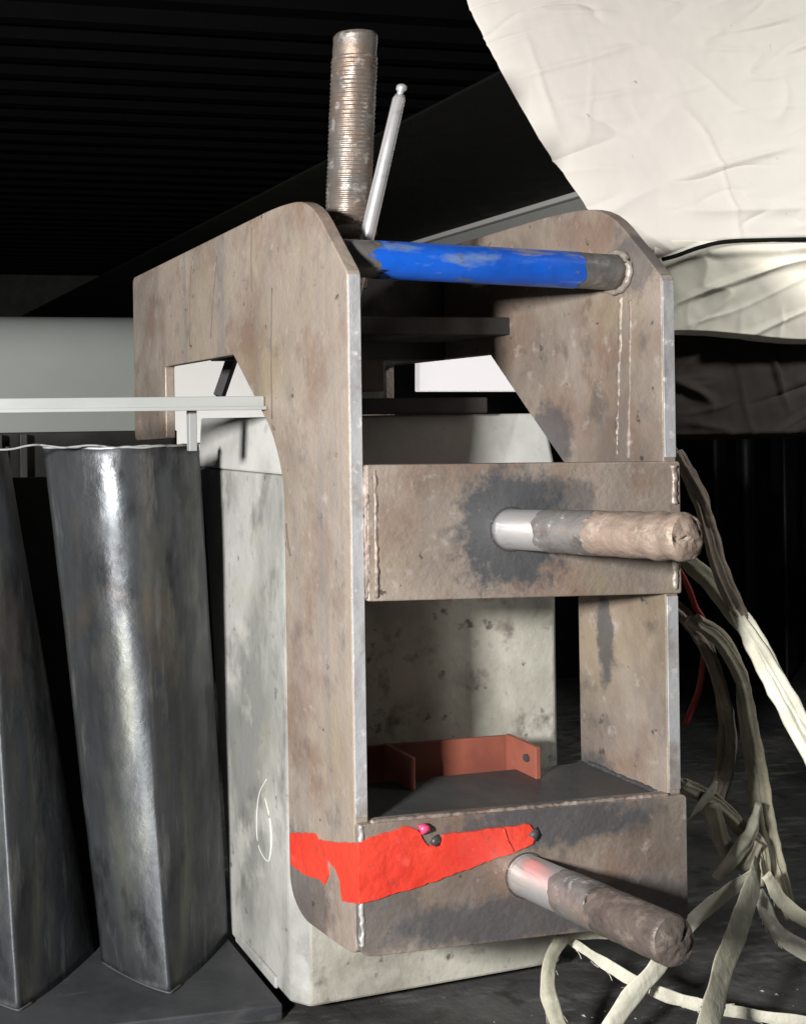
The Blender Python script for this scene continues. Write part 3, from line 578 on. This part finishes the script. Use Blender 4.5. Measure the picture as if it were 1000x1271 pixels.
strap('brown_cord', [(0.4432, 0.1700, -0.1361), (0.4762, 0.1700, -0.1638), (0.4852, 0.1500, -0.1902), (0.4878, 0.1300, -0.2122)], [.014, .016, .016, .014], 'olive', 'short olive cord joining the brown bundle from below', 'cord', flat=.8, seed=9)
strap('olive_cord', [(0.4634, 0.2000, -0.1952), (0.4893, 0.1900, -0.2295), (0.5020, 0.1800, -0.2728), (0.5139, 0.1800, -0.3215), (0.5009, 0.1700, -0.3664), (0.4776, 0.1600, -0.4077), (0.4774, 0.1400, -0.4455)], [.015, .017, .019, .019, .019, .017, .016], 'brown', 'inner brown cord sagging close beside the clamp right edge', 'cord', strands=2, spread=.004, seed=2)
strap('olive_cord', [(0.4640, 0.1700, -0.2097), (0.4973, 0.1700, -0.2321), (0.5210, 0.1700, -0.2718), (0.5204, 0.1600, -0.3168), (0.5206, 0.1500, -0.3668), (0.5108, 0.1300, -0.4157), (0.5072, 0.1100, -0.4630), (0.5078, 0.1000, -0.4921)], [.014, .018, .020, .020, .020, .019, .018, .018], 'olive', 'outer olive cord curving down to the strap knot', 'cord', strands=2, spread=.0045, seed=5)
strap('cord_bundle', [(0.4113, 0.1300, -0.3621), (0.4468, 0.1300, -0.3808), (0.4677, 0.1200, -0.4030), (0.4801, 0.1100, -0.4211), (0.4762, 0.1000, -0.4538)], [.018, .020, .020, .021, .018], 'olive', 'olive cord bundle leaning out from the clamp lower right corner', 'cord', strands=3, spread=.005, seed=8)
strap('loose_cord', [(0.4018, 0.1200, -0.4077), (0.4202, 0.1200, -0.3880), (0.4369, 0.1200, -0.3712), (0.4454, 0.1200, -0.3600)], [.003, .006, .008, .002], 'strap', 'thin frayed cord tip sticking up beside the lower right corner', 'cord', flat=.5)
strap('loose_cord', [(0.4313, 0.1100, -0.3793), (0.4390, 0.1100, -0.4073), (0.4496, 0.1100, -0.4278), (0.4583, 0.1000, -0.4327), (0.4705, 0.1000, -0.4143)], [.012, .014, .016, .015, .012], 'olive', 'looped olive cord forming the knot above the wide strap', 'cord', seed=14, flat=.6)
strap('loose_cord', [(0.4265, 0.1000, -0.4452), (0.4373, 0.0900, -0.4193), (0.4633, 0.1000, -0.4059), (0.4921, 0.1200, -0.3875)], [.012, .013, .012, .008], 'strap', 'short cream cord crossing the knot upward', 'cord', seed=17, flat=.6)
strap('wide_strap', [(0.4624, 0.0900, -0.4308), (0.4375, 0.0700, -0.4405), (0.3929, 0.0400, -0.4622), (0.3470, 0.0100, -0.4864), (0.3071, -0.0200, -0.5114), (0.2898, -0.0300, -0.5406)], [.014, .023, .025, .026, .026, .026], 'strap', 'wide greenish cream strap hanging straight down from the knot', 'strap', flat=.12, turn=.0)
strap('pale_strap', [(0.4577, 0.0900, -0.4404), (0.4106, 0.0800, -0.4548), (0.3691, 0.0700, -0.4698), (0.3141, 0.0500, -0.4967), (0.2776, 0.0400, -0.5164), (0.2387, 0.0300, -0.5467)], [.010, .013, .015, .017, .017, .017], 'strap_white', 'cream strap slanting down left behind the lower pin', 'strap', flat=.2)
strap('strap_loop', [(0.2956, 0.0800, -0.4770), (0.2688, 0.0800, -0.4713), (0.2382, 0.0700, -0.4688), (0.2168, 0.0600, -0.4829), (0.2068, 0.0500, -0.5041), (0.2102, 0.0400, -0.5311), (0.2224, 0.0400, -0.5572)], [.008, .011, .013, .013, .013, .014, .014], 'strap', 'cream strap looping down in front of the block foot corner', 'strap', flat=.25)
strap('white_strap', [(0.2496, 0.0800, -0.4767), (0.2831, 0.0700, -0.5006), (0.3222, 0.0600, -0.5221), (0.3713, 0.0500, -0.5373), (0.4308, 0.0400, -0.5495), (0.5055, 0.0300, -0.5620)], [.007, .009, .010, .010, .010, .010], 'strap_white', 'narrow white strap running low across to the right edge', 'strap', flat=.25)
strap('strap_tail', [(0.4619, 0.0900, -0.4562), (0.4697, 0.0800, -0.4874), (0.4908, 0.0700, -0.5065), (0.5298, 0.0600, -0.5228)], [.012, .013, .014, .014], 'strap_white', 'lower cream strap tail running off right of the knot', 'strap', flat=.2, seed=3)
strap('strap_tail', [(0.4615, 0.0800, -0.4369), (0.4809, 0.0800, -0.4655), (0.4958, 0.0700, -0.4796), (0.5303, 0.0600, -0.4925)], [.010, .012, .013, .013], 'strap', 'upper cream strap tail running off right of the knot', 'strap', flat=.2, seed=6)
strap('red_wire', [(0.4632, 0.1900, -0.1558), (0.4774, 0.1900, -0.1799), (0.4858, 0.1900, -0.2006), (0.4972, 0.1900, -0.2248), (0.4904, 0.1900, -0.2836), (0.4721, 0.1900, -0.3247)], [.005]*6, 'redwire', 'thin dark red wire behind the cords beside the clamp', 'wire', flat=1, lump=0)

# pale chips on the floor
rnd = random.Random(4); vv = []; ff = []
for i in range(420):
    x = rnd.uniform(-.1, .6); y = rnd.uniform(-.15, .13); s = .0005+.0019*rnd.random()**2.5; n0 = len(vv)
    c = [(x+s*math.cos(a+rnd.random())*rnd.uniform(.6, 1.5), y+s*math.sin(a), GZ+.0002) for a in (0, 1.6, 3.1, 4.7)]
    vv += c+[(x, y, GZ+s*.9)]; ff += [(n0, n0+1, n0+4), (n0+1, n0+2, n0+4), (n0+2, n0+3, n0+4), (n0+3, n0, n0+4)]
tag(make('floor_chips', vv, ff, 'debris', loc=(.2, 0, GZ)), 'scattered pale chips on the dark floor in front of the block', kind='stuff')
